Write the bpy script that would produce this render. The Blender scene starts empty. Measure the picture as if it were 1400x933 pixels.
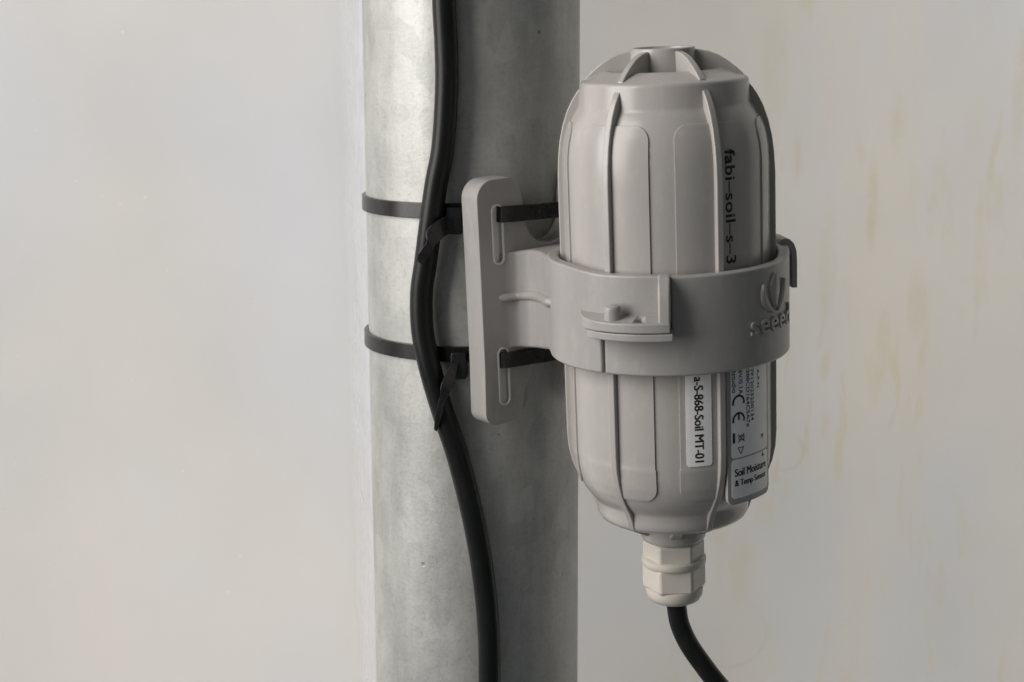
import bpy, bmesh, math, random
from mathutils import Vector, Matrix
random.seed(7)
MM = 0.001
R = math.radians
sc = bpy.context.scene
C = sc.collection

# ------------------------------------------------------------------ camera
cam = bpy.data.objects.new('camera', bpy.data.cameras.new('camera'))
C.objects.link(cam)
cam.location = (0, 0, 0)
cam.rotation_euler = (R(90 - 10.896), 0, 0)
cam.data.sensor_width = 36
cam.data.lens = 36 * 2200 / 1400
cam.data.clip_start = 0.01
cam.data.clip_end = 50
cam.data.dof.use_dof = True
cam.data.dof.focus_distance = 0.475
cam.data.dof.aperture_fstop = 32
sc.camera = cam

# ------------------------------------------------------------------ world, lamps, exposure
w = bpy.data.worlds.new('World'); sc.world = w; w.use_nodes = True
bg = w.node_tree.nodes['Background']
bg.inputs[0].default_value = (0.92, 0.97, 1.0, 1)
bg.inputs[1].default_value = 0.105

def area(name, loc, target, size, power, col):
    d = bpy.data.lights.new(name, 'AREA'); d.shape = 'RECTANGLE'
    d.size, d.size_y = size; d.energy = power; d.color = col
    o = bpy.data.objects.new(name, d); C.objects.link(o)
    o.location = loc
    o.rotation_euler = (Vector(target) - Vector(loc)).to_track_quat('-Z', 'Y').to_euler()
    return o
# daylight from the open side of the shelter, upper left
area('daylight_left', (-1.20, -0.06, 0.42), (0.0, 0.5, -0.09), (1.0, 1.5), 28.5, (1.0, 0.968, 0.938))
# daylight falling on the outer side of the translucent sheet
area('daylight_outside', (0.30, 1.9, 0.25), (0.1, 0.6, -0.12), (2.2, 1.8), 78.0, (1.0, 0.985, 0.962))

vs = sc.view_settings
vs.view_transform = 'Standard'; vs.look = 'None'; vs.gamma = 1.0; vs.exposure = 0.0
vs.use_curve_mapping = False
sc.render.engine = 'CYCLES'
sc.cycles.use_denoising = True
sc.cycles.max_bounces = 6
sc.cycles.diffuse_bounces = 3
sc.cycles.glossy_bounces = 3
sc.cycles.use_adaptive_sampling = True
sc.cycles.adaptive_threshold = 0.015

# ------------------------------------------------------------------ material helpers
def newmat(name):
    m = bpy.data.materials.new(name); m.use_nodes = True
    nt = m.node_tree; nt.nodes.clear()
    out = nt.nodes.new('ShaderNodeOutputMaterial')
    return m, nt, out

def node(nt, typ, **kw):
    n = nt.nodes.new(typ)
    for k, v in kw.items():
        if k in n.inputs: n.inputs[k].default_value = v
        else: setattr(n, k, v)
    return n

def noise(nt, vec, scale, detail=4, rough=0.55):
    n = nt.nodes.new('ShaderNodeTexNoise')
    n.inputs['Scale'].default_value = scale; n.inputs['Detail'].default_value = detail
    n.inputs['Roughness'].default_value = rough
    nt.links.new(vec, n.inputs['Vector'])
    return n.outputs['Fac']

def ramp(nt, fac, stops):
    r = nt.nodes.new('ShaderNodeValToRGB')
    e = r.color_ramp.elements
    while len(e) < len(stops): e.new(0.5)
    for el, (p, c) in zip(e, stops):
        el.position = p
        el.color = (c, c, c, 1) if not hasattr(c, '__len__') else (*c, 1)
    nt.links.new(fac, r.inputs['Fac'])
    return r.outputs['Color']

def math_(nt, op, a, b=None, c=None, clamp=False):
    n = nt.nodes.new('ShaderNodeMath'); n.operation = op; n.use_clamp = clamp
    for i, v in enumerate((a, b, c)):
        if v is None: continue
        if isinstance(v, (int, float)): n.inputs[i].default_value = v
        else: nt.links.new(v, n.inputs[i])
    return n.outputs[0]

def mixc(nt, fac, a, b, mode='MIX'):
    n = nt.nodes.new('ShaderNodeMix'); n.data_type = 'RGBA'; n.blend_type = mode
    for sock, v in ((n.inputs[0], fac), (n.inputs[6], a), (n.inputs[7], b)):
        if isinstance(v, (int, float)): sock.default_value = v
        elif isinstance(v, tuple): sock.default_value = (*v, 1)
        else: nt.links.new(v, sock)
    return n.outputs[2]

def objvec(nt, scale=(1, 1, 1)):
    t = nt.nodes.new('ShaderNodeTexCoord'); mp = nt.nodes.new('ShaderNodeMapping')
    mp.inputs['Scale'].default_value = scale
    nt.links.new(t.outputs['Object'], mp.inputs['Vector'])
    return mp.outputs['Vector']

def bump(nt, h, strength, dist):
    b = nt.nodes.new('ShaderNodeBump')
    b.inputs['Strength'].default_value = strength; b.inputs['Distance'].default_value = dist
    nt.links.new(h, b.inputs['Height'])
    return b.outputs['Normal']

def plastic(name, col, rough=0.38, var=0.06, spec=0.5, grain=0.00002, sheen=0):
    m, nt, out = newmat(name)
    p = nt.nodes.new('ShaderNodeBsdfPrincipled')
    v = objvec(nt)
    big = noise(nt, v, 45, 3)
    fine = noise(nt, v, 2600, 2)
    c = mixc(nt, big, tuple(x * (1 - var) for x in col), tuple(min(1, x * (1 + var)) for x in col))
    dust = math_(nt, 'MULTIPLY', ramp(nt, noise(nt, objvec(nt, (1, 1, 0.4)), 210, 6, 0.72), [(0.52, 0.0), (0.78, 1.0)]), 0.26 if col[0] > 0.1 else 0.02)
    c = mixc(nt, dust, c, (0.62, 0.59, 0.54))
    nt.links.new(c, p.inputs['Base Color'])
    sm = noise(nt, objvec(nt, (1, 1, 0.35)), 160, 5, 0.65)
    r = math_(nt, 'MULTIPLY_ADD', sm, 0.07, rough - 0.035)
    nt.links.new(r, p.inputs['Roughness'])
    p.inputs['Specular IOR Level'].default_value = spec
    nt.links.new(bump(nt, fine, 0.35, grain), p.inputs['Normal'])
    nt.links.new(p.outputs[0], out.inputs[0])
    return m

def flat(name, col, rough=0.6):
    m, nt, out = newmat(name)
    p = nt.nodes.new('ShaderNodeBsdfPrincipled')
    n = noise(nt, objvec(nt), 900, 3)
    c = mixc(nt, n, tuple(x * 0.92 for x in col), tuple(min(1, x * 1.06) for x in col))
    nt.links.new(c, p.inputs['Base Color'])
    p.inputs['Roughness'].default_value = rough
    nt.links.new(p.outputs[0], out.inputs[0])
    return m

M_body = plastic('sensor_plastic', (0.41, 0.39, 0.37), 0.24)
M_clamp = plastic('bracket_plastic', (0.34, 0.328, 0.315), 0.36)
M_slot_light = plastic('painted_slot_light', (0.62, 0.61, 0.59), 0.3)  # pale tone stands in for light inside the bracket slots
M_gland = plastic('gland_nylon', (0.55, 0.52, 0.455), 0.36)
M_rubber = plastic('cable_jacket', (0.007, 0.0075, 0.008), 0.36, 0.2, 0.3, 0.00004)
M_tie = plastic('tie_nylon', (0.010, 0.010, 0.011), 0.27, 0.2, 0.5, 0.00001)
M_ink = flat('black_ink', (0.012, 0.012, 0.013), 0.5)
M_paper = flat('label_paper', (0.88, 0.875, 0.875), 0.35)
M_plate = plastic('label_carrier_plastic', (0.36, 0.35, 0.345), 0.45)

def make_galv():
    m, nt, out = newmat('galvanised_steel')
    p = nt.nodes.new('ShaderNodeBsdfPrincipled')
    v = objvec(nt); vl = objvec(nt, (1, 1, 0.12)); vh = objvec(nt, (1, 1, 7))
    blot = noise(nt, objvec(nt, (1, 1, 0.6)), 55, 7, 0.68)
    streak = noise(nt, vl, 150, 5, 0.6)
    hatch = noise(nt, vh, 160, 4, 0.6)
    fine = noise(nt, v, 900, 4, 0.7)
    c = mixc(nt, ramp(nt, blot, [(0.36, 0.0), (0.62, 1.0)]), (0.37, 0.374, 0.358), (0.57, 0.572, 0.552))
    c = mixc(nt, 0.35, c, ramp(nt, streak, [(0.3, (0.32, 0.325, 0.31)), (0.68, (0.66, 0.655, 0.63))]), 'MIX')
    grime = noise(nt, objvec(nt, (1, 1, 0.3)), 30, 5, 0.6)
    c = mixc(nt, math_(nt, 'MULTIPLY', ramp(nt, grime, [(0.46, 0.0), (0.68, 1.0)]), 0.5), c, (0.31, 0.305, 0.28))
    spk = noise(nt, v, 700, 3, 0.7)
    c = mixc(nt, math_(nt, 'MULTIPLY', ramp(nt, spk, [(0.52, 0.0), (0.72, 1.0)]), 0.42), c, (0.24, 0.235, 0.22))
    c = mixc(nt, math_(nt, 'MULTIPLY', ramp(nt, hatch, [(0.5, 0.0), (0.8, 1.0)]), 0.25), c, (0.66, 0.65, 0.62))
    # zinc spangle
    vs_n = nt.nodes.new('ShaderNodeTexVoronoi'); vs_n.inputs['Scale'].default_value = 150
    nt.links.new(objvec(nt, (1, 1, 0.7)), vs_n.inputs['Vector'])
    sepc = nt.nodes.new('ShaderNodeSeparateColor'); nt.links.new(vs_n.outputs['Color'], sepc.inputs[0])
    c = mixc(nt, 0.22, c, ramp(nt, sepc.outputs[0], [(0.0, (0.33, 0.335, 0.32)), (1.0, (0.60, 0.60, 0.575))]))
    # dark pits
    vo = nt.nodes.new('ShaderNodeTexVoronoi'); vo.inputs['Scale'].default_value = 95
    nt.links.new(v, vo.inputs['Vector'])
    pit = ramp(nt, vo.outputs['Distance'], [(0.0, 1.0), (0.05, 0.8), (0.08, 0.0)])
    sel = ramp(nt, noise(nt, v, 60, 2), [(0.52, 0.0), (0.62, 1.0)])
    pitm = math_(nt, 'MULTIPLY', pit, sel)
    c = mixc(nt, math_(nt, 'MULTIPLY', pitm, 0.75), c, (0.16, 0.155, 0.14))
    nt.links.new(c, p.inputs['Base Color'])
    p.inputs['Metallic'].default_value = 0.5
    r = math_(nt, 'MULTIPLY_ADD', blot, 0.3, 0.34)
    nt.links.new(r, p.inputs['Roughness'])
    h = math_(nt, 'ADD', math_(nt, 'MULTIPLY', fine, 0.5), math_(nt, 'MULTIPLY', blot, 1.5))
    h = math_(nt, 'SUBTRACT', h, math_(nt, 'MULTIPLY', pitm, 1.0))
    nt.links.new(bump(nt, h, 0.35, 0.0004), p.inputs['Normal'])
    nt.links.new(p.outputs[0], out.inputs[0])
    return m
M_galv = make_galv()

def make_wall():
    m, nt, out = newmat('stained_translucent_sheet')
    v = objvec(nt)
    sep = nt.nodes.new('ShaderNodeSeparateXYZ'); nt.links.new(v, sep.inputs[0])
    x, z = sep.outputs[0], sep.outputs[2]
    big = noise(nt, v, 5, 4)
    c = mixc(nt, ramp(nt, big, [(0.35, 0.0), (0.65, 1.0)]), (0.675, 0.67, 0.665), (0.75, 0.73, 0.70))
    cool = noise(nt, objvec(nt, (1.3, 1, 0.8)), 6.5, 3)
    c = mixc(nt, math_(nt, 'MULTIPLY', ramp(nt, cool, [(0.48, 0.0), (0.70, 1.0)]), 0.55), c, (0.70, 0.71, 0.745))
    warm = noise(nt, objvec(nt, (1, 1, 0.35)), 17, 4)
    c = mixc(nt, math_(nt, 'MULTIPLY', ramp(nt, warm, [(0.48, 0.0), (0.75, 1.0)]), 0.2), c, (0.74, 0.705, 0.66))
    # algae runs, only right of the pole
    right = ramp(nt, math_(nt, 'ADD', math_(nt, 'MULTIPLY', x, 3.2), 0.25), [(0.38, 0.0), (0.58, 1.0)])
    wob = nt.nodes.new('ShaderNodeTexNoise'); wob.inputs['Scale'].default_value = 30
    nt.links.new(v, wob.inputs['Vector'])
    jit = nt.nodes.new('ShaderNodeVectorMath'); jit.operation = 'SCALE'; jit.inputs['Scale'].default_value = 0.012
    nt.links.new(wob.outputs['Color'], jit.inputs[0])
    add = nt.nodes.new('ShaderNodeVectorMath'); nt.links.new(v, add.inputs[0]); nt.links.new(jit.outputs[0], add.inputs[1])
    mp = nt.nodes.new('ShaderNodeMapping'); mp.inputs['Scale'].default_value = (1, 1, 0.16)
    nt.links.new(add.outputs[0], mp.inputs['Vector'])
    s1 = noise(nt, mp.outputs["Vector"], 190, 3, 0.5)
    s2 = noise(nt, objvec(nt, (1, 1, 0.6)), 24, 3, 0.6)
    st = math_(nt, 'MULTIPLY', ramp(nt, s1, [(0.56, 0.0), (0.70, 1.0)]), ramp(nt, s2, [(0.44, 0.0), (0.62, 1.0)]))
    st = math_(nt, 'MULTIPLY', st, right)
    c = mixc(nt, math_(nt, 'MULTIPLY', st, 0.5), c, (0.66, 0.60, 0.40))
    s3 = noise(nt, objvec(nt, (1, 1, 0.22)), 20, 3, 0.5)
    c = mixc(nt, math_(nt, 'MULTIPLY', math_(nt, 'MULTIPLY', ramp(nt, s3, [(0.46, 0.0), (0.70, 1.0)]), right), 0.40), c, (0.735, 0.695, 0.60))
    # single marks: (x, z, half width, half height, strength, ring?)
    marks = [(0.134, -0.063, 0.0016, 0.016, 0.5), (0.142, -0.034, 0.0022, 0.010, 0.35), (0.186, -0.020, 0.0022, 0.020, 0.3), (0.1665, -0.212, 0.0018, 0.008, 0.35),
             (0.089, -0.205, 0.004, 0.013, 0.3), (0.1015, -0.169, 0.0018, 0.002, 0.4), (0.1405, -0.115, 0.002, 0.012, 0.3), (0.118, -0.085, 0.003, 0.02, 0.25), (0.152, -0.1, 0.003, 0.012, 0.28), (0.096, -0.012, 0.004, 0.02, 0.22)]
    tot = None
    for mx_, mz, hw, hh, k in marks:
        dx = math_(nt, 'DIVIDE', math_(nt, 'SUBTRACT', x, mx_), hw * 1.5); dz = math_(nt, 'DIVIDE', math_(nt, 'SUBTRACT', z, mz), hh * 1.4)
        d2 = math_(nt, 'ADD', math_(nt, 'MULTIPLY', dx, dx), math_(nt, 'MULTIPLY', dz, dz))
        g = math_(nt, 'MULTIPLY', math_(nt, 'SUBTRACT', 1.0, d2, clamp=True), k)
        tot = g if tot is None else math_(nt, 'ADD', tot, g)
    brk_ = ramp(nt, noise(nt, v, 140, 4, 0.7), [(0.35, 0.25), (0.6, 1.0)])
    c = mixc(nt, math_(nt, 'MULTIPLY', tot, brk_), c, (0.62, 0.575, 0.40))
    for rx, rz, rr_, lo in ((0.104, -0.158, 0.0075, 0.3), (0.085, -0.231, 0.0145, 0.0)):     # dried drop rims
        dx = math_(nt, 'SUBTRACT', x, rx); dz = math_(nt, 'SUBTRACT', z, rz)
        dd = math_(nt, 'SQRT', math_(nt, 'ADD', math_(nt, 'MULTIPLY', dx, dx), math_(nt, 'MULTIPLY', dz, dz)))
        ed = math_(nt, 'ABSOLUTE', math_(nt, 'SUBTRACT', dd, rr_))
        g = math_(nt, 'SUBTRACT', 1.0, math_(nt, 'DIVIDE', ed, 0.0013), clamp=True)
        side_ = math_(nt, 'MULTIPLY', math_(nt, 'SUBTRACT', math_(nt, 'MULTIPLY', dx, 1.0), math_(nt, 'MULTIPLY', dz, 0.5)), 1.6 / rr_, clamp=True)
        c = mixc(nt, math_(nt, 'MULTIPLY', math_(nt, 'MULTIPLY', g, side_), math_(nt, 'MULTIPLY', brk_, 0.38)), c, (0.58, 0.55, 0.42))
    # pale specks
    vo = nt.nodes.new('ShaderNodeTexVoronoi'); vo.inputs['Scale'].default_value = 170
    nt.links.new(objvec(nt, (1, 1, 0.75)), vo.inputs['Vector'])
    sp = ramp(nt, vo.outputs['Distance'], [(0.0, 1.0), (0.055, 0.9), (0.1, 0.0)])
    sel = ramp(nt, noise(nt, v, 22, 2), [(0.50, 0.0), (0.60, 1.0)])
    left = ramp(nt, math_(nt, 'ADD', math_(nt, 'MULTIPLY', x, -3.0), 0.1), [(0.30, 0.0), (0.45, 1.0)])
    spm = math_(nt, 'MULTIPLY', math_(nt, 'MULTIPLY', sp, sel), left)
    c = mixc(nt, math_(nt, 'MULTIPLY', spm, 0.5), c, (0.90, 0.88, 0.82))
    vo2 = nt.nodes.new('ShaderNodeTexVoronoi'); vo2.inputs['Scale'].default_value = 30
    nt.links.new(v, vo2.inputs['Vector'])
    c = mixc(nt, math_(nt, 'MULTIPLY', ramp(nt, vo2.outputs['Distance'], [(0.0, 1.0), (0.018, 0.8), (0.028, 0.0)]), 0.6), c, (0.25, 0.24, 0.22))
    tr = nt.nodes.new('ShaderNodeBsdfTranslucent'); nt.links.new(c, tr.inputs[0])
    p = nt.nodes.new('ShaderNodeBsdfPrincipled'); nt.links.new(c, p.inputs['Base Color'])
    p.inputs['Roughness'].default_value = 0.33
    p.inputs['Specular IOR Level'].default_value = 0.6
    nt.links.new(bump(nt, noise(nt, objvec(nt, (1, 1, 0.4)), 26, 4, 0.5), 0.25, 0.002), p.inputs['Normal'])
    mx = nt.nodes.new('ShaderNodeMixShader'); mx.inputs[0].default_value = 0.5
    nt.links.new(tr.outputs[0], mx.inputs[1]); nt.links.new(p.outputs[0], mx.inputs[2])
    nt.links.new(mx.outputs[0], out.inputs[0])
    return m
M_wall = make_wall()

# ------------------------------------------------------------------ object helpers
def tag(o, label, cat, group=None):
    o['label'] = label; o['category'] = cat
    if group: o['group'] = group
    return o

def empty(name, loc=(0, 0, 0), rot=(0, 0, 0)):
    o = bpy.data.objects.new(name, None); C.objects.link(o)
    o.empty_display_size = 0.01
    o.location = Vector(loc) * MM; o.rotation_euler = rot
    return o

def mesh_obj(name, verts, faces, mat, parent=None, smooth=True, sharp=35, bevel=0, seg=3, solid=0, scale=MM):
    me = bpy.data.meshes.new(name)
    me.from_pydata([tuple(c * scale for c in v) for v in verts], [], faces)
    return finish(name, me, mat, parent, smooth, sharp, bevel, seg, solid)

def finish(name, me, mat, parent=None, smooth=True, sharp=35, bevel=0, seg=3, solid=0):
    bm = bmesh.new(); bm.from_mesh(me)
    bmesh.ops.remove_doubles(bm, verts=bm.verts, dist=1e-7)
    if not solid: bmesh.ops.recalc_face_normals(bm, faces=bm.faces)
    bm.to_mesh(me); bm.free()
    if smooth:
        me.polygons.foreach_set('use_smooth', [True] * len(me.polygons))
        me.set_sharp_from_angle(angle=R(sharp))
    me.materials.append(mat)
    o = bpy.data.objects.new(name, me); C.objects.link(o)
    if parent: o.parent = parent
    if solid:
        md = o.modifiers.new('solid', 'SOLIDIFY'); md.thickness = solid * MM; md.offset = -1
    if bevel:
        md = o.modifiers.new('bevel', 'BEVEL'); md.width = bevel * MM; md.segments = seg
        md.limit_method = 'ANGLE'; md.angle_limit = R(38); md.harden_normals = True
        md.use_clamp_overlap = True
    return o

def bake(o):
    """replace the mesh by its evaluated one"""
    dg = bpy.context.evaluated_depsgraph_get()
    me = bpy.data.meshes.new_from_object(o.evaluated_get(dg))
    old = o.data; o.modifiers.clear(); o.data = me
    return o

def cut(o, cutters):
    for c in cutters:
        md = o.modifiers.new('cut', 'BOOLEAN'); md.object = c; md.operation = 'DIFFERENCE'; md.solver = 'EXACT'
    bpy.context.view_layer.update()
    bake(o)
    for c in cutters: bpy.data.objects.remove(c)
    return o

def round_after(o, width, seg=3, sharp=38):
    me = o.data
    me.polygons.foreach_set('use_smooth', [True] * len(me.polygons))
    me.set_sharp_from_angle(angle=R(35))
    md = o.modifiers.new('bevel', 'BEVEL'); md.width = width * MM; md.segments = seg
    md.limit_method = 'ANGLE'; md.angle_limit = R(sharp); md.harden_normals = True
    return o

def lathe(name, prof, mat, parent, n=96, sharp=30, a0=0, cap=True, bevel=0):
    vs_, fs = [], []
    for r, s in prof:
        for i in range(n):
            a = R(a0) + 2 * math.pi * i / n
            vs_.append((r * math.sin(a), -r * math.cos(a), s))
    for j in range(len(prof) - 1):
        for i in range(n):
            k = (i + 1) % n
            fs.append((j * n + i, j * n + k, (j + 1) * n + k, (j + 1) * n + i))
    if cap:
        fs.append(tuple(range(n)))
        fs.append(tuple((len(prof) - 1) * n + i for i in range(n)))
    return mesh_obj(name, vs_, fs, mat, parent, sharp=sharp, bevel=bevel)

def cyl_pt(az, r, s):
    a = R(az)
    return (r * math.sin(a), -r * math.cos(a), s)

def prism(name, poly, lo, hi, mat, parent, place, bevel=0, seg=3, sharp=35):
    """poly in 2D, extruded from lo to hi, place(u, v, w) -> local point"""
    n = len(poly)
    vs_ = [place(u, v, lo) for u, v in poly] + [place(u, v, hi) for u, v in poly]
    fs = [tuple(range(n)), tuple(range(2 * n - 1, n - 1, -1))]
    for i in range(n):
        k = (i + 1) % n
        fs.append((i, k, n + k, n + i))
    return mesh_obj(name, vs_, fs, mat, parent, bevel=bevel, seg=seg, sharp=sharp)

def tube(name, pts, rad, mat, parent=None, n=28, sub=10, caps=True):
    P = [Vector(p) for p in pts]
    path = []
    for i in range(len(P) - 1):
        p0 = P[i - 1] if i else P[0] * 2 - P[1]
        p1, p2 = P[i], P[i + 1]
        p3 = P[i + 2] if i + 2 < len(P) else P[-1] * 2 - P[-2]
        for k in range(sub):
            t = k / sub
            path.append(0.5 * ((2 * p1) + (p2 - p0) * t + (2 * p0 - 5 * p1 + 4 * p2 - p3) * t * t + (3 * p1 - p0 - 3 * p2 + p3) * t ** 3))
    path.append(P[-1])
    vs_, fs = [], []
    nrm = None
    for i, p in enumerate(path):
        d = (path[min(i + 1, len(path) - 1)] - path[max(i - 1, 0)]).normalized()
        if nrm is None: nrm = d.orthogonal().normalized()
        nrm = (nrm - d * nrm.dot(d)).normalized()
        b = d.cross(nrm)
        for k in range(n):
            a = 2 * math.pi * k / n
            vs_.append(tuple(p + nrm * (rad * math.cos(a)) + b * (rad * math.sin(a))))
    for i in range(len(path) - 1):
        for k in range(n):
            q = (k + 1) % n
            fs.append((i * n + k, i * n + q, (i + 1) * n + q, (i + 1) * n + k))
    if caps:
        fs.append(tuple(range(n))); fs.append(tuple((len(path) - 1) * n + k for k in range(n)))
    return mesh_obj(name, vs_, fs, mat, parent)

def ribbon(name, left, right, thick, mat, parent, sub=6):
    def spl(pts):
        P = [Vector(p) for p in pts]; out = []
        for i in range(len(P) - 1):
            p0 = P[i - 1] if i else P[0] * 2 - P[1]
            p1, p2 = P[i], P[i + 1]
            p3 = P[i + 2] if i + 2 < len(P) else P[-1] * 2 - P[-2]
            for k in range(sub):
                t = k / sub
                out.append(0.5 * ((2 * p1) + (p2 - p0) * t + (2 * p0 - 5 * p1 + 4 * p2 - p3) * t * t + (3 * p1 - p0 - 3 * p2 + p3) * t ** 3))
        out.append(P[-1]); return out
    L, Rr = spl(left), spl(right)
    vs_ = [tuple(p) for p in L] + [tuple(p) for p in Rr]
    n = len(L)
    fs = [(i, i + 1, n + i + 1, n + i) for i in range(n - 1)]
    return mesh_obj(name, vs_, fs, mat, parent, solid=thick, bevel=0.18, seg=2)

def text_mesh(body, width, height, extr=0.0, bold=0.0, spacing=1.0, heavy=0.0):
    """flat mesh of the words, fitted so its box is width x height (mm), centred on the origin"""
    cu = bpy.data.curves.new('txt', 'FONT'); cu.body = body; cu.size = 1.0
    cu.offset = bold; cu.space_character = spacing; cu.resolution_u = 5; cu.fill_mode = 'FRONT' if not extr else 'BOTH'
    o = bpy.data.objects.new('txt', cu); C.objects.link(o)
    bpy.context.view_layer.update()
    dg = bpy.context.evaluated_depsgraph_get()
    me = bpy.data.meshes.new_from_object(o.evaluated_get(dg))
    bpy.data.objects.remove(o); bpy.data.curves.remove(cu)
    xs = [v.co.x for v in me.vertices]; ys = [v.co.y for v in me.vertices]
    x0, x1, y0, y1 = min(xs), max(xs), min(ys), max(ys)
    sx = width / (x1 - x0); sy = height / (y1 - y0)
    vs_ = [((v.co.x - (x0 + x1) / 2) * sx, (v.co.y - (y0 + y1) / 2) * sy) for v in me.vertices]
    fs = [tuple(p.vertices) for p in me.polygons]
    if heavy:                       # heavier strokes: the same outline struck twice
        k = len(vs_); vs_ = [(a - heavy, b) for a, b in vs_] + [(a + heavy, b) for a, b in vs_]
        fs += [tuple(i + k for i in f_) for f_ in fs]
    bpy.data.meshes.remove(me)
    return vs_, fs

def wrap(name, vs2, fs, az, s, r, mat, parent, down=False, thick=0.06, bevel=0):
    """lay a flat figure round the cylinder: thin solid standing 'thick' proud of radius r"""
    def pt(u, v, rr):
        if down: u, v = v, -u
        return cyl_pt(az + math.degrees(u / r), rr, s + v)
    # split long faces so they bend with the cylinder
    bm = bmesh.new()
    bv = [bm.verts.new((u, v, 0)) for u, v in vs2]
    for f in fs:
        try: bm.faces.new([bv[i] for i in f])
        except ValueError: pass
    bmesh.ops.remove_doubles(bm, verts=bm.verts, dist=1e-4)
    ax = (0, 1, 0) if down else (1, 0, 0)
    lo = min((v.co.y if down else v.co.x) for v in bm.verts); hi = max((v.co.y if down else v.co.x) for v in bm.verts)
    k = lo + 1.2
    while k < hi:
        bmesh.ops.bisect_plane(bm, geom=bm.verts[:] + bm.edges[:] + bm.faces[:], plane_co=(k * ax[0], k * ax[1], 0), plane_no=ax)
        k += 1.2
    ret = bmesh.ops.extrude_face_region(bm, geom=bm.faces[:])
    top = {e for e in ret['geom'] if isinstance(e, bmesh.types.BMVert)}
    for v in bm.verts:
        v.co = Vector(pt(v.co.x, v.co.y, r + thick if v in top else r - 0.15)) * MM
    bmesh.ops.recalc_face_normals(bm, faces=bm.faces)
    me = bpy.data.meshes.new(name); bm.to_mesh(me); bm.free()
    o = finish(name, me, mat, parent, smooth=bool(bevel), bevel=bevel, seg=2)
    return o

def rrect(w, h, r, n=6):
    pts = []
    for cx, cy, a in ((w / 2 - r, h / 2 - r, 0), (-w / 2 + r, h / 2 - r, 90), (-w / 2 + r, -h / 2 + r, 180), (w / 2 - r, -h / 2 + r, 270)):
        for i in range(n + 1):
            t = R(a + 90 * i / n); pts.append((cx + r * math.cos(t), cy + r * math.sin(t)))
    return pts

# ------------------------------------------------------------------ setting: the sheet behind
def box_verts(x0, x1, y0, y1, z0, z1):
    v = [(x, y, z) for x in (x0, x1) for y in (y0, y1) for z in (z0, z1)]
    f = [(0, 1, 3, 2), (4, 6, 7, 5), (0, 4, 5, 1), (2, 3, 7, 6), (0, 2, 6, 4), (1, 5, 7, 3)]
    return v, f
v, f = box_verts(-700, 700, 597, 600, -620, 480)
wall = mesh_obj('wall', v, f, M_wall, smooth=False)
wall['kind'] = 'structure'

# ------------------------------------------------------------------ pole
POLE = (-13.3, 554.0)
pr = empty('metal_pole', (POLE[0], POLE[1], -106.0), (0, R(-0.25), 0))
tag(pr, 'round mottled galvanised steel pole standing against the pale wall', 'pole')
lathe('tube', [(36.66, -300), (36.66, 330), (34.0, 330), (34.0, -300), (36.66, -300)], M_galv, pr, n=144, cap=False)

# ------------------------------------------------------------------ film strip between pole and sheet
def make_film():
    m, nt, out = newmat('white_film')
    v = objvec(nt)
    c = mixc(nt, noise(nt, v, 60, 4), (0.72, 0.73, 0.765), (0.80, 0.81, 0.84))
    tr = nt.nodes.new('ShaderNodeBsdfTranslucent'); nt.links.new(c, tr.inputs[0])
    p = nt.nodes.new('ShaderNodeBsdfPrincipled'); nt.links.new(c, p.inputs['Base Color']); p.inputs['Roughness'].default_value = 0.35
    nt.links.new(bump(nt, noise(nt, objvec(nt, (1, 1, 0.5)), 120, 4), 0.5, 0.002), p.inputs['Normal'])
    mx = nt.nodes.new('ShaderNodeMixShader'); mx.inputs[0].default_value = 0.6
    nt.links.new(tr.outputs[0], mx.inputs[1]); nt.links.new(p.outputs[0], mx.inputs[2]); at = nt.nodes.new('ShaderNodeAttribute'); at.attribute_name = 'cover'
    fr = math_(nt, 'MULTIPLY', ramp(nt, at.outputs['Fac'], [(0.0, 0.0), (0.75, 1.0)]), ramp(nt, noise(nt, objvec(nt, (1, 1, 0.3)), 130, 4), [(0.3, 0.55), (0.6, 1.0)]))
    tp = nt.nodes.new('ShaderNodeBsdfTransparent'); m2 = nt.nodes.new('ShaderNodeMixShader')
    nt.links.new(fr, m2.inputs[0]); nt.links.new(tp.outputs[0], m2.inputs[1]); nt.links.new(mx.outputs[0], m2.inputs[2])
    nt.links.new(m2.outputs[0], out.inputs[0])
    return m
M_film = make_film()
from mathutils import noise as mnoise
V, F = [], []
nz, nc = 150, 7
for i in range(nz + 1):
    z = -330 + 560 * i / nz
    wv = mnoise.noise(Vector((0.0, 3.1, z * 0.035))); w2 = mnoise.noise(Vector((9.0, 1.1, z * 0.11)))
    xl = -62.5 - 0.012 * (z + 110) + 1.6 * wv + 0.5 * w2
    for j in range(nc):
        k = j / (nc - 1)
        y = 597.03 - 29.0 * k ** 1.3
        V.append((xl + (-47.9 - xl) * k + 0.5 * math.sin(math.pi * k) * mnoise.noise(Vector((k * 2, 7.7, z * 0.09))), y, z))
for i in range(nz):
    for j in range(nc - 1): F.append((i * nc + j, i * nc + j + 1, (i + 1) * nc + j + 1, (i + 1) * nc + j))
film = mesh_obj('film_strip', V, F, M_film)
at_ = film.data.attributes.new('cover', 'FLOAT', 'POINT')
for i, vv in enumerate(film.data.vertices): at_.data[i].value = min(1.0, max(0.0, (597.03 - vv.co.y / MM) / 29.0) ** 0.77)
tag(film, 'narrow wrinkled white plastic strip showing along the left edge of the pole', 'film')

# ------------------------------------------------------------------ sensor
O = (46.41, 470.0, -81.4)
ROT = Matrix.Rotation(R(2.93), 3, Vector((0.580, -0.815, 0.0)).normalized())
TILT = ROT.to_euler()
sensor = empty('soil_sensor', (O[0], O[1], O[2] - 0.6), TILT)
tag(sensor, 'ribbed grey capsule-shaped soil sensor with printed labels held in the clamp', 'sensor')

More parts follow.
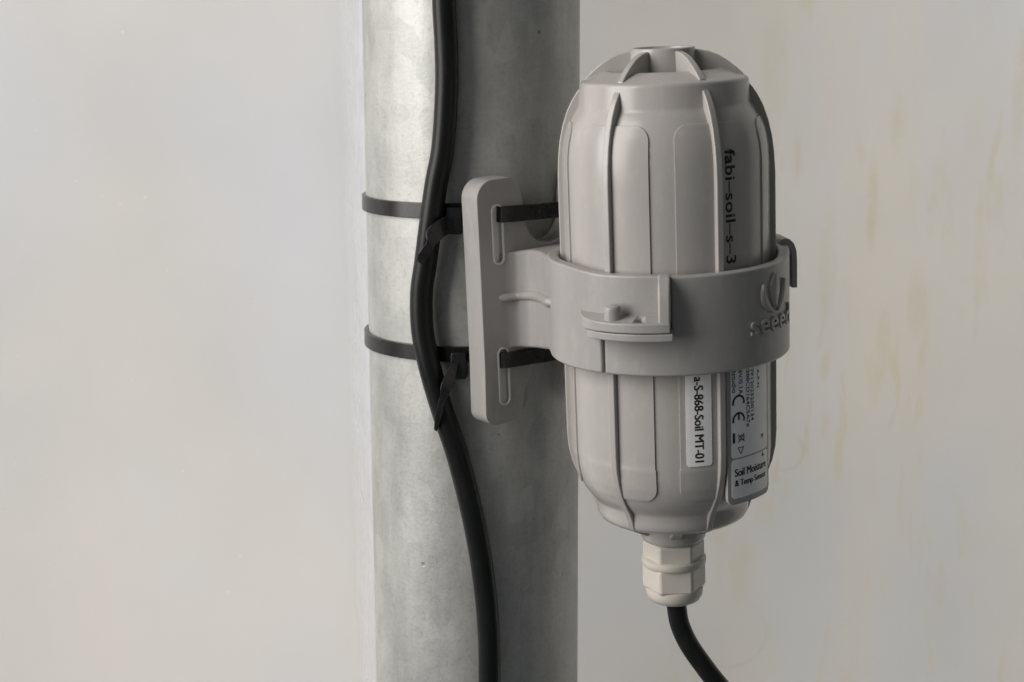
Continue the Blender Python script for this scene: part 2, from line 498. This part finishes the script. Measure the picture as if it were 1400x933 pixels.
PROF = [(9.0, -60.2), (17.0, -60.2), (18.6, -61.5), (20.8, -61.9), (22.2, -61.1), (22.8, -60.0), (23.0, -58.5), (23.25, -56.0), (23.6, -55.2),
        (24.9, -53.8), (26.5, -51.6), (27.8, -49.0), (28.7, -46.0), (29.25, -42.5), (29.5, -38.5), (29.5, -20), (29.5, 0), (29.5, 20), (29.5, 44.0), (29.4, 48.0),
        (29.0, 51.5), (28.3, 54.5), (27.3, 57.2), (26.1, 59.5), (25.2, 60.9), (24.75, 61.6), (24.6, 62.2), (24.25, 67.7), (24.1, 68.3), (23.7, 68.75), (23.1, 69.0),
        (20.0, 70.3), (17.0, 71.35), (16.4, 71.45), (16.0, 71.2), (15.8, 70.6), (15.7, 67.5), (8.5, 67.5)]
def shell_r(s):
    pts = [p for p in PROF[:30]]
    pts = pts[3:]
    if s <= pts[0][1]: return pts[0][0]
    for (r0, s0), (r1, s1) in zip(pts, pts[1:]):
        if s0 <= s <= s1: return r0 + (r1 - r0) * (s - s0) / (s1 - s0) if s1 > s0 else r0
    return pts[-1][0]
housing = lathe('housing', PROF, M_body, sensor, n=128, sharp=40, cap=True)

RIB0 = -37.3
RIBS = [RIB0 + 60 * i for i in range(6)]
rib_out = [(23.9, 67.2), (25.2, 65.7), (26.7, 63.4), (28.2, 60.4), (29.6, 56.3), (30.6, 51.8), (31.2, 47.0), (31.5, 41.5), (31.55, 20), (31.5, 0), (31.45, -20), (31.4, -36.0), (31.05, -41.0),
           (30.1, -45.2), (28.7, -49.0), (26.7, -52.6), (24.8, -55.5), (23.7, -58.0), (22.9, -60.4), (21.9, -61.6)]
rib_in = [(19, -60.5), (22, -54), (26, -44), (27.5, -30), (27.5, 42), (26, 54), (23, 61), (22.5, 66.6)]
rib_poly = rib_out + rib_in
fin_poly = [(8.6, 76.9), (10.2, 76.75), (12.8, 76.2), (15.6, 75.05), (18.2, 73.4), (20.7, 71.4), (22.9, 69.3), (22.0, 67.9), (19.0, 68.0), (14.5, 67.3), (8.6, 67.3)]
def radial(az, wdir=1):
    a = R(az)
    e = (math.sin(a), -math.cos(a)); t = (math.cos(a), math.sin(a))
    return lambda r, s, wv: (e[0] * r + t[0] * wv, e[1] * r + t[1] * wv, s)
rib0 = prism('rib', rib_poly, -1.05, 1.05, M_body, sensor, radial(0), bevel=0.42, seg=3)
rib0.rotation_euler = (0, 0, R(RIBS[0]))
for az in RIBS[1:]:
    o = rib0.copy(); C.objects.link(o); o.rotation_euler = (0, 0, R(az))
topcap = lathe('top_collar', [(9.9, 67.4), (9.6, 71.0), (9.25, 76.8), (9.1, 77.4), (8.75, 77.65), (8.35, 77.5), (8.1, 77.0), (8.0, 74.8), (2.0, 74.8)], M_body, sensor, n=72, sharp=40)
fin0 = prism('fin', fin_poly, -1.05, 1.05, M_body, topcap, radial(0), bevel=0.45, seg=3)
fin0.rotation_euler = (0, 0, R(RIBS[0]))
for az in RIBS[1:]:
    o = fin0.copy(); C.objects.link(o); o.parent = topcap; o.rotation_euler = (0, 0, R(az))

# raised panels, one round each rib
def panel_mesh(half, s0, s1, corner, off, cols=14):
    ss = set()
    k = s0
    while k < s1: ss.add(round(k, 3)); k += 3.0
    ss.add(s1)
    for i in range(9):
        d = corner * (1 - math.cos(R(90 * i / 8)))
        ss.add(round(s0 + d, 3)); ss.add(round(s1 - d, 3))
    ss |= {-39.6, -39.45}
    ss = sorted(ss)
    ss = [a for i, a in enumerate(ss) if i == 0 or a - ss[i - 1] > 0.05]
    vs_, fs = [], []
    rows = []
    def ext(s):
        d = min(s - s0, s1 - s)
        cut_ = 0 if d >= corner else corner - math.sqrt(max(0, corner ** 2 - (corner - d) ** 2))
        return half + (0.35 if s < -39.5 else 0.0) - math.degrees(cut_ / 29.5)
    wall_in = 0.28
    for j, s in enumerate(ss):
        h = ext(s); r = shell_r(s)
        sl = s
        row = []
        az = [-h - math.degrees(0.12 / 29.5)] + [-h + 2 * h * i / cols for i in range(cols + 1)] + [h + math.degrees(0.12 / 29.5)]
        for i, a in enumerate(az):
            edge = i in (0, len(az) - 1)
            row.append(len(vs_)); vs_.append(cyl_pt(a, r - 0.3 if edge else r + off + (0.05 if s < -39.5 else 0.0), sl))
        rows.append(row)
    # end walls
    for j, sgn in ((0, -1), (len(ss) - 1, 1)):
        s = ss[j] + sgn * 0.12; h = ext(ss[j]); r = shell_r(s)
        az = [-h - 0.2] + [-h + 2 * h * i / cols for i in range(cols + 1)] + [h + 0.2]
        row = []
        for a in az:
            row.append(len(vs_)); vs_.append(cyl_pt(a, r - 0.3, s))
        if sgn < 0: rows.insert(0, row)
        else: rows.append(row)
    for a, b in zip(rows, rows[1:]):
        for i in range(len(a) - 1): fs.append((a[i], a[i + 1], b[i + 1], b[i]))
    return vs_, fs
pv, pf = panel_mesh(23.0, -49.6, 57.8, 4.2, 0.42)
pan0 = mesh_obj('raised_panel', pv, pf, M_body, sensor, sharp=40, bevel=0)
pan0.rotation_euler = (0, 0, R(RIBS[0]))
for az in RIBS[1:]:
    o = pan0.copy(); C.objects.link(o); o.rotation_euler = (0, 0, R(az))

# printed name on the upper half
tv, tf = text_mesh('fabi\u2013soil\u2013s\u20133', 31.6, 3.4, heavy=0.11, spacing=1.06)
wrap('lettering', tv, tf, 31.0, 34.6, 29.95, M_ink, sensor, down=True, thick=0.05)

# narrow white label
lab = wrap('label', rrect(26 + 14, 14.2 * 0.527, 0.9), [tuple(range(28))], 10.1, -18.6, 30.0, M_paper, sensor, down=True, thick=0.1)
tv, tf = text_mesh('a-S-868-Soil MT-01', 24.8, 2.6, heavy=0.1)
wrap('lettering', tv, tf, 10.0, -24.9, 30.12, M_ink, lab, down=True, thick=0.04)

# carrier plate with the rating label
CR = 31.0
car = wrap('label_carrier', rrect(18.6, 66, 2.2), [tuple(range(28))], 43.6, -18.6, 29.6, M_plate, sensor, thick=1.2, bevel=0.3)
lab2 = wrap('rating_label', rrect(16.4, 44, 1.0), [tuple(range(28))], 43.4, -15.6, 30.82, M_paper, sensor, thick=0.08)
lab3 = wrap('name_label', rrect(16.4, 11.6, 1.0), [tuple(range(28))], 43.5, -43.9, 30.82, M_paper, sensor, thick=0.08)
TR = 30.93
def words(body, az, s, wd, ht, parent, down=True, bold=0.0, heavy=0.0):
    tv, tf = text_mesh(body, wd, ht, bold=bold, heavy=heavy)
    return wrap('lettering', tv, tf, az, s, TR, M_ink, parent, down=down, thick=0.035)
words('dstudio', 30.4, -14.8, 7.0, 1.5, lab2, bold=0.006)
words('3.6V/0.1A', 34.8, -14.8, 8.6, 1.5, lab2, bold=0.006)
words('SA0388CD164C5A7e', 40.2, -18.9, 20.5, 1.35, lab2, bold=0.006)
words('CF7F12025200134', 43.6, -18.7, 18.0, 1.25, lab2, bold=0.006)
words('V A-F-N', 49.0, -14.9, 7.4, 1.1, lab2)
words('Soil Moisture', 43.3, -42.0, 14.0, 2.3, lab3, down=False, heavy=0.09)
words('& Temp Sensor', 43.3, -45.4, 14.0, 2.4, lab3, down=False, heavy=0.09)
def arc_strip(cx, cy, r, a0, a1, wd, n=14):
    vs_ = []; fs = []
    for i in range(n + 1):
        a = R(a0 + (a1 - a0) * i / n)
        vs_ += [(cx + (r - wd / 2) * math.cos(a), cy + (r - wd / 2) * math.sin(a)), (cx + (r + wd / 2) * math.cos(a), cy + (r + wd / 2) * math.sin(a))]
    for i in range(n): fs.append((2 * i, 2 * i + 1, 2 * i + 3, 2 * i + 2))
    return vs_, fs
def join(*parts):
    V, F = [], []
    for a, b in parts:
        k = len(V); V += a; F += [tuple(i + k for i in f_) for f_ in b]
    return V, F
def quad(x0, x1, y0, y1): return [(x0, y0), (x1, y0), (x1, y1), (x0, y1)], [(0, 1, 2, 3)]
def stroke(a, b, wd):
    a, b = Vector(a), Vector(b); n = (b - a).normalized(); n = Vector((-n.y, n.x)) * wd / 2
    return [tuple(a - n), tuple(b - n), tuple(b + n), tuple(a + n)], [(0, 1, 2, 3)]
# conformity letters: a wide C and a rounded E, reading downwards
ce = join(arc_strip(-2.2, 0, 2.05, 75, 285, 0.62), arc_strip(2.9, 0, 2.05, 75, 285, 0.62), quad(1.1, 2.8, -0.3, 0.3))
wrap('mark', *ce, 33.3, -23.6, TR, M_ink, lab2, down=True, thick=0.035)
wrap('mark', *quad(-1.5, 1.5, -0.42, 0.42), 29.8, -31.6, TR, M_ink, lab2, down=True, thick=0.035)
bin_ = join(stroke((-0.9, 1.0), (0.9, 1.0), 0.28), stroke((-0.75, 1.0), (-0.55, -0.9), 0.22), stroke((0.75, 1.0), (0.55, -0.9), 0.22), stroke((-0.6, -0.9), (0.6, -0.9), 0.22),
            stroke((-1.25, 1.2), (1.25, -1.2), 0.22), stroke((-1.25, -1.2), (1.25, 1.2), 0.22))
wrap('mark', *bin_, 34.9, -31.9, TR, M_ink, lab2, down=True, thick=0.035)
tri = join(stroke((-1.1, 0.9), (1.1, 0.9), 0.22), stroke((-1.1, 0.9), (0, -1.0), 0.22), stroke((1.1, 0.9), (0, -1.0), 0.22))
wrap('mark', *tri, 34.5, -35.6, TR, M_ink, lab2, thick=0.035)
wrap('mark', [(-0.7, 0.7), (0.7, 0.7), (0, -0.7)], [(0, 1, 2)], 52.7, -33.6, TR, M_ink, lab2, thick=0.035)
wrap('mark', [(-0.7, -0.7), (0.7, -0.7), (0, 0.7)], [(0, 1, 2)], 53.2, -38.9, TR, M_ink, lab3, thick=0.035)

# cable gland
gl = lathe('cable_gland', [(7.9, -65.0), (7.9, -74.2), (9.4, -74.4), (9.85, -74.8), (9.9, -75.2), (9.85, -76.4), (9.5, -76.8), (7.9, -77.0), (7.9, -84.0), (8.75, -84.3), (8.85, -85.2), (8.6, -86.8), (7.7, -88.2), (6.2, -88.9), (3.2, -89.1)], M_gland, sensor, n=72, sharp=40)
hexn = lathe('hex_collar', [(8.6, -69.0), (9.6, -69.5), (9.6, -74.7)], M_gland, gl, n=6, a0=-1 + 30, sharp=20, bevel=0.7)
hexd = lathe('hex_nut', [(9.85, -76.6), (9.85, -83.6), (9.0, -85.0)], M_gland, gl, n=6, a0=-1 + 30, sharp=20, bevel=0.8)
gl.location.z = -1.4 * MM
hub = lathe('hub', [(9.9, -61.5), (9.9, -69.0), (9.5, -69.8), (8.2, -70.6)], M_body, sensor, n=72, sharp=40)
gus = prism('gusset', [(9.0, -61.0), (9.0, -67.2), (10.4, -67.2), (20.0, -62.4), (20.0, -61.0)], -1.6, 1.6, M_body, hub, radial(0), bevel=0.3)
gus.rotation_euler = (0, 0, R(RIBS[0] + 36))
for k in range(1, 6):
    o = gus.copy(); C.objects.link(o); o.parent = hub; o.rotation_euler = (0, 0, R(RIBS[0] + 36 + 60 * k))
def inv(p):   # world point (mm) to sensor-local (mm)
    return tuple(ROT.inverted() @ (Vector(p) - Vector(O)))
gp = [inv(p) for p in ((50.0, 470, -168.5), (50.6, 470, -173.0), (51.6, 470, -178.4), (54.1, 470, -184.3), (58.1, 470, -190.5), (64.7, 470, -199.2), (73.5, 471, -208.4), (86, 474, -219), (100, 478, -228))]
tube('cable', gp, 3.05, M_rubber, sensor)

# ------------------------------------------------------------------ bracket and clamp
brk = empty('mounting_bracket', O, TILT)
tag(brk, 'grey plastic bracket and hinged ring clamp strapped to the pole', 'bracket')
PX, PY = -59.8, 84.0
LN = math.hypot(PX, PY); nx, ny = -PX / LN, -PY / LN; tx, ty = -ny, nx
def plan(rho, t, s): return (PX + nx * rho + tx * t, PY + ny * rho + ty * t, s)

# mounting plate: H outline in (t, s)
def arcp(cx, cy, r, a0, a1, n=8):
    return [(cx + r * math.cos(R(a0 + (a1 - a0) * i / n)), cy + r * math.sin(R(a0 + (a1 - a0) * i / n))) for i in range(n + 1)]
half = []
half += arcp(1.0 - 1.0, 26.0, 9.6, 270, 180, 10)          # notch bottom to its left side
half += arcp(-14.2, 34.0, 4.6, 0, 90, 6) if False else []
half += [(-9.9, 31.0), (-10.6, 34.6)] + arcp(-15.6, 34.0, 5.0, 30, 90, 5)
half += arcp(-21.3, 32.7, 6.2, 90, 180, 9)
half += [(-27.4, 10), (-27.4, -20)] + arcp(-23.6, -36.2, 4.2, 180, 270, 7)
half += [(-19.6, -40.4)] + arcp(-17.2, -36.6, 3.9, 285, 350, 5) + [(-12.0, -30.0)]
half += arcp(0.0, -27.0, 9.6, 180, 90, 10)
outl = half[:] + [(-u, s) for u, s in reversed(half)]
cl = []
for p in outl:
    if not cl or (abs(p[0] - cl[-1][0]) + abs(p[1] - cl[-1][1])) > 0.05: cl.append(p)
if abs(cl[0][0] - cl[-1][0]) + abs(cl[0][1] - cl[-1][1]) < 0.05: cl.pop()
outl = cl
PS = -1.9                                        # plate sits a little lower than the ring's middle
pl = lambda u, s, rho: plan(rho, u, s + PS)
plate = prism('plate', outl, 36.2, 45.0, M_clamp, brk, pl)
cutters = []
for sg in (-1, 1):
    for c0, c1 in ((12.0, 30.6), (-34.0, -15.6)):
        poly = rrect(3.7, c1 - c0, 1.75)
        cutters.append(prism('cutter', [(u + sg * 20.1, s + (c0 + c1) / 2) for u, s in poly], 20, 60, M_clamp, brk, pl))
vs_, fs = [], []
n = 96
for s in (-70, 70):
    for i in range(n):
        a = 2 * math.pi * i / n
        vs_.append((PX + 36.9 * math.cos(a), PY + 36.9 * math.sin(a), s))
fs = [(i, (i + 1) % n, n + (i + 1) % n, n + i) for i in range(n)] + [tuple(range(n)), tuple(range(n, 2 * n))]
cutters.append(mesh_obj('cutter', vs_, fs, M_clamp, brk))
bpy.context.view_layer.update()
cut(plate, cutters)
round_after(plate, 1.0, 3, 50)

for sg in (-1, 1):  # added filling closes each slot; the light inside is painted by its pale colour
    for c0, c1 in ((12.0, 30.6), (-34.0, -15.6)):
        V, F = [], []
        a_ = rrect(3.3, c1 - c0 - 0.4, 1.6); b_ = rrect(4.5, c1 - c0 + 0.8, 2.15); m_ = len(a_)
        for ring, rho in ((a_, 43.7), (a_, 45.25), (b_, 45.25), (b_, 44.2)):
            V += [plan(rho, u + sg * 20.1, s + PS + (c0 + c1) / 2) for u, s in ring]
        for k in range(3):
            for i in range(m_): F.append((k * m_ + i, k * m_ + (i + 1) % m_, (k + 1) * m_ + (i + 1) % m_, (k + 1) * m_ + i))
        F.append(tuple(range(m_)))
        mesh_obj('slot_light_fill', V, F, M_slot_light, plate, bevel=0.12, seg=2)

# arm from plate to ring
Lc = LN; RO = 35.4
FL = R(29.7)                                      # flare of the arm's sides
T = (Lc - RO * math.sin(FL), -RO * math.cos(FL))  # where a side runs into the ring
def on_line(rho): return T[1] + (T[0] - rho) * math.tan(FL)
B0, B1, B2 = (44.9, -19.0), (44.9, on_line(44.9)), (70.0, on_line(70.0))
side = []
for i in range(11):
    q = i / 10
    side.append(tuple((1 - q) ** 2 * B0[k] + 2 * q * (1 - q) * B1[k] + q * q * B2[k] for k in (0, 1)))
for q in (0.2, 0.4, 0.6, 0.8, 1.0): side.append((B2[0] + (T[0] - B2[0]) * q, B2[1] + (T[1] - B2[1]) * q))
for k in (6, 12, 18): side.append((Lc - RO * math.sin(FL - R(k)) , -RO * math.cos(FL - R(k)) + 0.05))
st = []
for rho, t in side:
    q = min(1, max(0, (rho - 45) / (T[0] - 45)))
    st.append((rho, t, 13.3 + 4.9 * q ** 0.8, -18.1 + 6.8 * min(1, q * 1.2) ** 1.3))
vs_, fs = [], []
m_ = len(st)
# closed slab: left side, right side, top and bottom strips
for rho, t, top, bot in st:
    vs_ += [plan(rho, t, bot), plan(rho, t, top), plan(rho, -t, top), plan(rho, -t, bot)]
b0 = len(vs_)
vs_ += [plan(42.0, st[0][1], st[0][3]), plan(42.0, st[0][1], st[0][2]), plan(42.0, -st[0][1], st[0][2]), plan(42.0, -st[0][1], st[0][3])]
for i in range(m_ - 1):
    a = i * 4; b = a + 4
    for k in range(4): fs.append((a + k, a + (k + 1) % 4, b + (k + 1) % 4, b + k))
for k in range(4): fs.append((b0 + k, b0 + (k + 1) % 4, (k + 1) % 4, k))
fs += [tuple(b0 + k for k in range(4)), tuple(m_ * 4 - 4 + k for k in range(4))]
arm = mesh_obj('arm', vs_, fs, M_clamp, brk, sharp=30, bevel=1.1, seg=4)
vs_, fs = [], []
for s in (-70, 70):
    for i in range(n):
        a = 2 * math.pi * i / n
        vs_.append((33.4 * math.cos(a), 33.4 * math.sin(a), s))
fs = [(i, (i + 1) % n, n + (i + 1) % n, n + i) for i in range(n)] + [tuple(range(n)), tuple(range(n, 2 * n))]
cy = mesh_obj('cutter', vs_, fs, M_clamp, brk)
bpy.context.view_layer.update()
cut(arm, [cy])
# stiffening ridge along the arm, both sides
for sg in (1, -1):
    pts = [plan(rho, sg * t, -1.1 + 5.2 * max(0, (rho - 45) / 36)) for rho, t in side[0:16:3]]
    pts = [plan(43.2, sg * (side[0][1] - 0.8), -1.1)] + pts + [plan(side[15][0] + 1.5, sg * (side[15][1] + 3.0), 4.6)]
    tube('ridge', pts, 1.45, M_clamp, arm, n=16, sub=3)

# ring halves: masked grids on the cylinder
def ring_part(name, azs, ss, keep, parent, ro=RO, thick=3.3, bevel=0.75, lift=lambda a: 0.0):
    vs_, fs = [], []; idx = {}
    def vid(i, j):
        if (i, j) not in idx:
            idx[(i, j)] = len(vs_); vs_.append(cyl_pt(azs[i], ro, ss[j] + (lift(azs[i]) if j == len(ss) - 1 else 0)))
        return idx[(i, j)]
    for i in range(len(azs) - 1):
        for j in range(len(ss) - 1):
            if keep((azs[i] + azs[i + 1]) / 2, (ss[j] + ss[j + 1]) / 2):
                fs.append((vid(i, j), vid(i + 1, j), vid(i + 1, j + 1), vid(i, j + 1)))
    return mesh_obj(name, vs_, fs, M_clamp, parent, sharp=35, solid=thick, bevel=bevel, seg=3)
def lin(a, b, step):
    k = max(1, int(round(abs(b - a) / step))); return [a + (b - a) * i / k for i in range(k + 1)]
S0, S1 = -11.4, 17.1
rows = [S0, -6.5, -1.0, 1.2, 6, 12, S1]
azs = lin(-264, -37.4, 3) + lin(-37.4, -5.0, 2.5)[1:]
rear = ring_part('rear_clamp', azs, rows, lambda a, s: a < -37.4 or s > 1.2, brk, lift=lambda a: 1.2 * min(1, max(0, (-a - 38) / 25)))
azs = lin(-36.2, -4.2, 2.5) + lin(-4.2, 95.0, 3)[1:]
front = ring_part('front_clamp', azs, [S0, -6.5, -1.0, 1.0, 6, 12, S1 - 0.3], lambda a, s: a > -4.2 or s < 1.0, brk, ro=RO - 0.05, lift=lambda a: 1.8 * min(1, max(0, (a - 66) / 18)))

# clasp ledges, upper on the rear half and lower on the front half
def ledge(name, azr, inner, s0, s1, parent, bevel=0.45, slope=0.0):
    fine = []
    for (a0, r0), (a1, r1) in zip(azr, azr[1:]):
        for k in range(3): fine.append((a0 + (a1 - a0) * k / 3, r0 + (r1 - r0) * k / 3))
    fine.append(azr[-1])
    V, F = [], []
    for a_, r_ in fine:
        V += [cyl_pt(a_, inner, s0), cyl_pt(a_, r_, s0), cyl_pt(a_, r_, s1 - slope * max(0, r_ - 35)), cyl_pt(a_, inner, s1)]
    for i in range(len(fine) - 1):
        for k in range(4): F.append((4 * i + k, 4 * i + (k + 1) % 4, 4 * i + 4 + (k + 1) % 4, 4 * i + 4 + k))
    F += [(0, 1, 2, 3), tuple(4 * len(fine) - 4 + k for k in range(4))]
    return mesh_obj(name, V, F, M_clamp, parent, bevel=bevel)
up = ledge('clasp_ledge', [(-50, 35.0), (-46.5, 37.6), (-41.5, 40.0), (-35, 41.6), (-26, 42.4), (-16, 42.4), (-9, 42.0), (-4.6, 41.6)], 33.8, 2.3, 6.3, rear, slope=0.17)
pth = lambda u, s, wv: cyl_pt(-16.6 + math.degrees(u / 39.2), 39.2 + s, wv)
hole = prism('cutter', [(1.5 * math.cos(R(30 * i)), 1.9 * math.sin(R(30 * i))) for i in range(12)], 2.9, 9, M_clamp, brk, pth)
hole.parent = None; hole.parent = rear
bpy.context.view_layer.update()
cut(up, [hole])
lo_ = ledge('clasp_ledge', [(-44, 35.0), (-41, 39.0), (-37, 40.8), (-30, 41.8), (-20, 42.3), (-10, 41.9), (-3.6, 41.5)], 33.8, -0.1, 2.15, front)
# upright end tab
tabp = [(33.6, 4.6), (41.6, 4.6), (41.3, 8.5), (40.6, 12.0), (39.4, 14.8), (37.8, 16.6), (35.8, 17.3), (33.6, 17.4)]
tb = prism('end_tab', tabp, -1.7, 1.7, M_clamp, rear, radial(-6.9), bevel=0.7)
# locating pin
pin_c = cyl_pt(-28.4, 38.9, 0)
V, F = [], []
for r_, s in ((2.45, 4.6), (2.35, 8.3), (2.2, 8.9), (1.8, 9.2)):
    for i in range(28):
        a = 2 * math.pi * i / 28
        V.append((pin_c[0] + r_ * math.cos(a), pin_c[1] + r_ * 0.85 * math.sin(a), s + 0.12 * math.cos(a - 0.6)))
for j in range(3):
    for i in range(28): F.append((j * 28 + i, j * 28 + (i + 1) % 28, j * 28 + 28 + (i + 1) % 28, j * 28 + 28 + i))
F += [tuple(range(28)), tuple(84 + i for i in range(28))]
mesh_obj('pin', V, F, M_clamp, rear, sharp=45)
# hinge hook at the back right
hk = [(32.6, 14.0), (32.6, 18.8), (33.2, 19.9), (34.4, 20.3), (35.8, 19.9), (37.1, 18.5), (37.8, 16.4), (38.0, 13.5), (38.0, 5.3), (36.3, 5.3), (36.3, 14.6), (36.0, 16.6), (35.2, 17.9), (34.6, 17.9), (34.4, 14.0)]
prism('hook', hk, -5.0, 5.0, M_clamp, rear, radial(98.5), bevel=0.4)

# raised emblem: three leaves, and the raised name under it
def leaf(name, u0, v0, u1, v1, wd, bow, hgt, az, s, parent):
    """ridged leaf from (u0,v0) to (u1,v1) on the ring, half width wd, bowed sideways"""
    V, F = [], []; n_ = 12
    p, q = Vector((u0, v0)), Vector((u1, v1)); dr = (q - p); sd = Vector((-dr.y, dr.x)).normalized()
    for i in range(n_ + 1):
        k = i / n_
        c = p + dr * k + sd * bow * math.sin(math.pi * k)
        h = wd * math.sin(math.pi * (0.04 + 0.92 * k)) ** 0.8
        for e, rr in ((-1, RO - 0.4), (-0.92, RO + hgt * 0.55), (-0.45, RO + hgt * 0.9), (0, RO + hgt), (0.45, RO + hgt * 0.9), (0.92, RO + hgt * 0.55), (1, RO - 0.4)):
            a = c + sd * h * e
            V.append(cyl_pt(az + math.degrees(a.x / RO), rr, s + a.y))
    m = 7
    for i in range(n_):
        for j in range(m - 1): F.append((i * m + j, i * m + j + 1, (i + 1) * m + j + 1, (i + 1) * m + j))
    F.append(tuple(range(m))); F.append(tuple(n_ * m + j for j in range(m)))
    return mesh_obj(name, V, F, M_clamp, parent, sharp=28)
EA = 51.5
leaf('emblem_leaf', 0, 4.6, 0, 14.3, 2.7, 0.0, 1.0, EA, 0, front)
leaf('emblem_leaf', -1.3, 3.3, -5.7, 11.9, 1.35, 1.5, 0.9, EA, 0, front)
leaf('emblem_leaf', 1.3, 3.3, 5.7, 11.9, 1.35, -1.5, 0.9, EA, 0, front)
tv, tf = text_mesh('seeed', 21.4, 6.2, bold=0.012, spacing=1.08)
wrap('raised_lettering', tv, tf, EA + 0.3, 0.75, RO - 0.06, M_clamp, front, thick=0.72)

# ------------------------------------------------------------------ cable ties
def tie(z, label, s_mid, headaz, head_z, tailL, tailR):
    root = empty('cable_tie', (POLE[0], POLE[1], z)); tag(root, label, 'cable tie', 'cable ties round the pole')
    # plan path in pole coords: (x, y) relative to the pole axis
    nw = (nx, ny); tw = (tx, ty)
    def pp(rho, t): return (nw[0] * rho + tw[0] * t, nw[1] * rho + tw[1] * t)
    path = []
    base = math.degrees(math.atan2(nw[1], nw[0]))
    def polar(deg, r): a = R(base + deg); return (r * math.cos(a), r * math.sin(a))
    # from the left slot round the back of the pole to the right slot
    for dg_ in range(-41, -320, -3): path.append(polar(dg_, 37.55))
    path += [pp(30.4, 20.9), pp(33.5, 20.3), pp(38, 20.2), pp(43.5, 20.1), pp(45.3, 19.6), pp(45.55, 18.3), pp(45.6, 14), pp(45.6, 0), pp(45.6, -14), pp(45.55, -18.3), pp(45.3, -19.6), pp(43.5, -20.1), pp(38, -20.2), pp(33.5, -20.3), pp(30.4, -20.9)]
    th, wd = 0.75, 2.55
    n_ = len(path); V, F = [], []
    for i in range(n_):
        a, b = Vector(path[i - 1]), Vector(path[(i + 1) % n_]); dd = (b - a).normalized(); nn = Vector((dd.y, -dd.x))
        c = Vector(path[i])
        if nn.dot(c) < 0: nn = -nn
        # tie follows the tilt of the plate a little where it crosses it
        for off, zz in ((-th, -wd), (th, -wd), (th, wd), (-th, wd)):
            p2 = c + nn * off
            V.append((p2.x, p2.y, zz + 0.012 * (p2.x + 30)))
    for i in range(n_):
        k = (i + 1) % n_
        for j in range(4):
            F.append((i * 4 + j, i * 4 + (j + 1) % 4, k * 4 + (j + 1) % 4, k * 4 + j))
    mesh_obj('strap', V, F, M_tie, root, sharp=40, bevel=0.2, seg=2)
    # head
    def hpl(u, v, wv):
        a = R(headaz); return ((39.4 + wv) * math.sin(a) + u * math.cos(a), -(39.4 + wv) * math.cos(a) + u * math.sin(a), v + head_z - z)
    hd = prism('head', rrect(5.2, 8.6, 0.8, 3), -2.4, 2.6, M_tie, root, hpl, bevel=0.35)
    rel = lambda ps: [(p[0] - POLE[0], p[1] - POLE[1], p[2] - z) for p in ps]
    ribbon('tail', rel(tailL), rel(tailR), 0.9, M_tie, root)
    return root
t1L = [(-20.5, 511, -57.9), (-23.2, 508.5, -58.8), (-26.6, 505.5, -61.7), (-27.0, 504.5, -65.3), (-29.7, 506.5, -69.5), (-30.2, 508, -71.8)]
t1R = [(-20.3, 511, -63.5), (-21.9, 508.5, -64.6), (-24.1, 505.5, -66.3), (-25.4, 504.5, -68.1), (-26.5, 506.5, -70.4), (-28.7, 508, -73.5)]
t2L = [(-19.7, 512, -105.2), (-21.3, 509, -108.9), (-22.9, 507, -112.4), (-23.4, 507, -116.2), (-24.9, 508, -122.3), (-25.5, 510, -127.7)]
t2R = [(-17.3, 512, -105.7), (-18.7, 509, -111.8), (-20.3, 507, -115.3), (-22.0, 507, -119.2), (-22.7, 508, -122.8), (-24.6, 510, -128.4)]
tie(-57.2, 'upper black cable tie crossing the top of the bracket plate', 28.0, -7.3, -59.6, t1L, t1R)
tie(-104.2, 'lower black cable tie crossing the foot of the bracket plate', -19.5, -5.6, -107.0, t2L, t2R)

# ------------------------------------------------------------------ loose cable down the pole
cp_ = [(-22.5, 513.6, 60), (-21.8, 513.9, 35), (-21.3, 514.0, 9.7), (-20.7, 513.9, -3.8), (-20.6, 513.9, -17.5), (-21.9, 513.8, -35.9), (-24.1, 513.6, -47.5), (-25.9, 513.4, -59.4), (-27.9, 514.2, -73.7), (-29.3, 514.8, -83.4),
       (-29.1, 514.6, -95.5), (-26.8, 513.6, -107.5), (-22.8, 513.2, -121.9), (-18.1, 513.2, -136.6), (-13.3, 513.2, -156.5), (-9.8, 513.5, -176.9), (-7.9, 513.9, -197.6), (-7.6, 514.0, -216.7), (-8.0, 514.0, -240), (-9, 514, -280)]
cab = tube('black_cable', cp_, 3.75, M_rubber)
tag(cab, 'thick black cable curving down the front of the pole under the ties', 'cable')
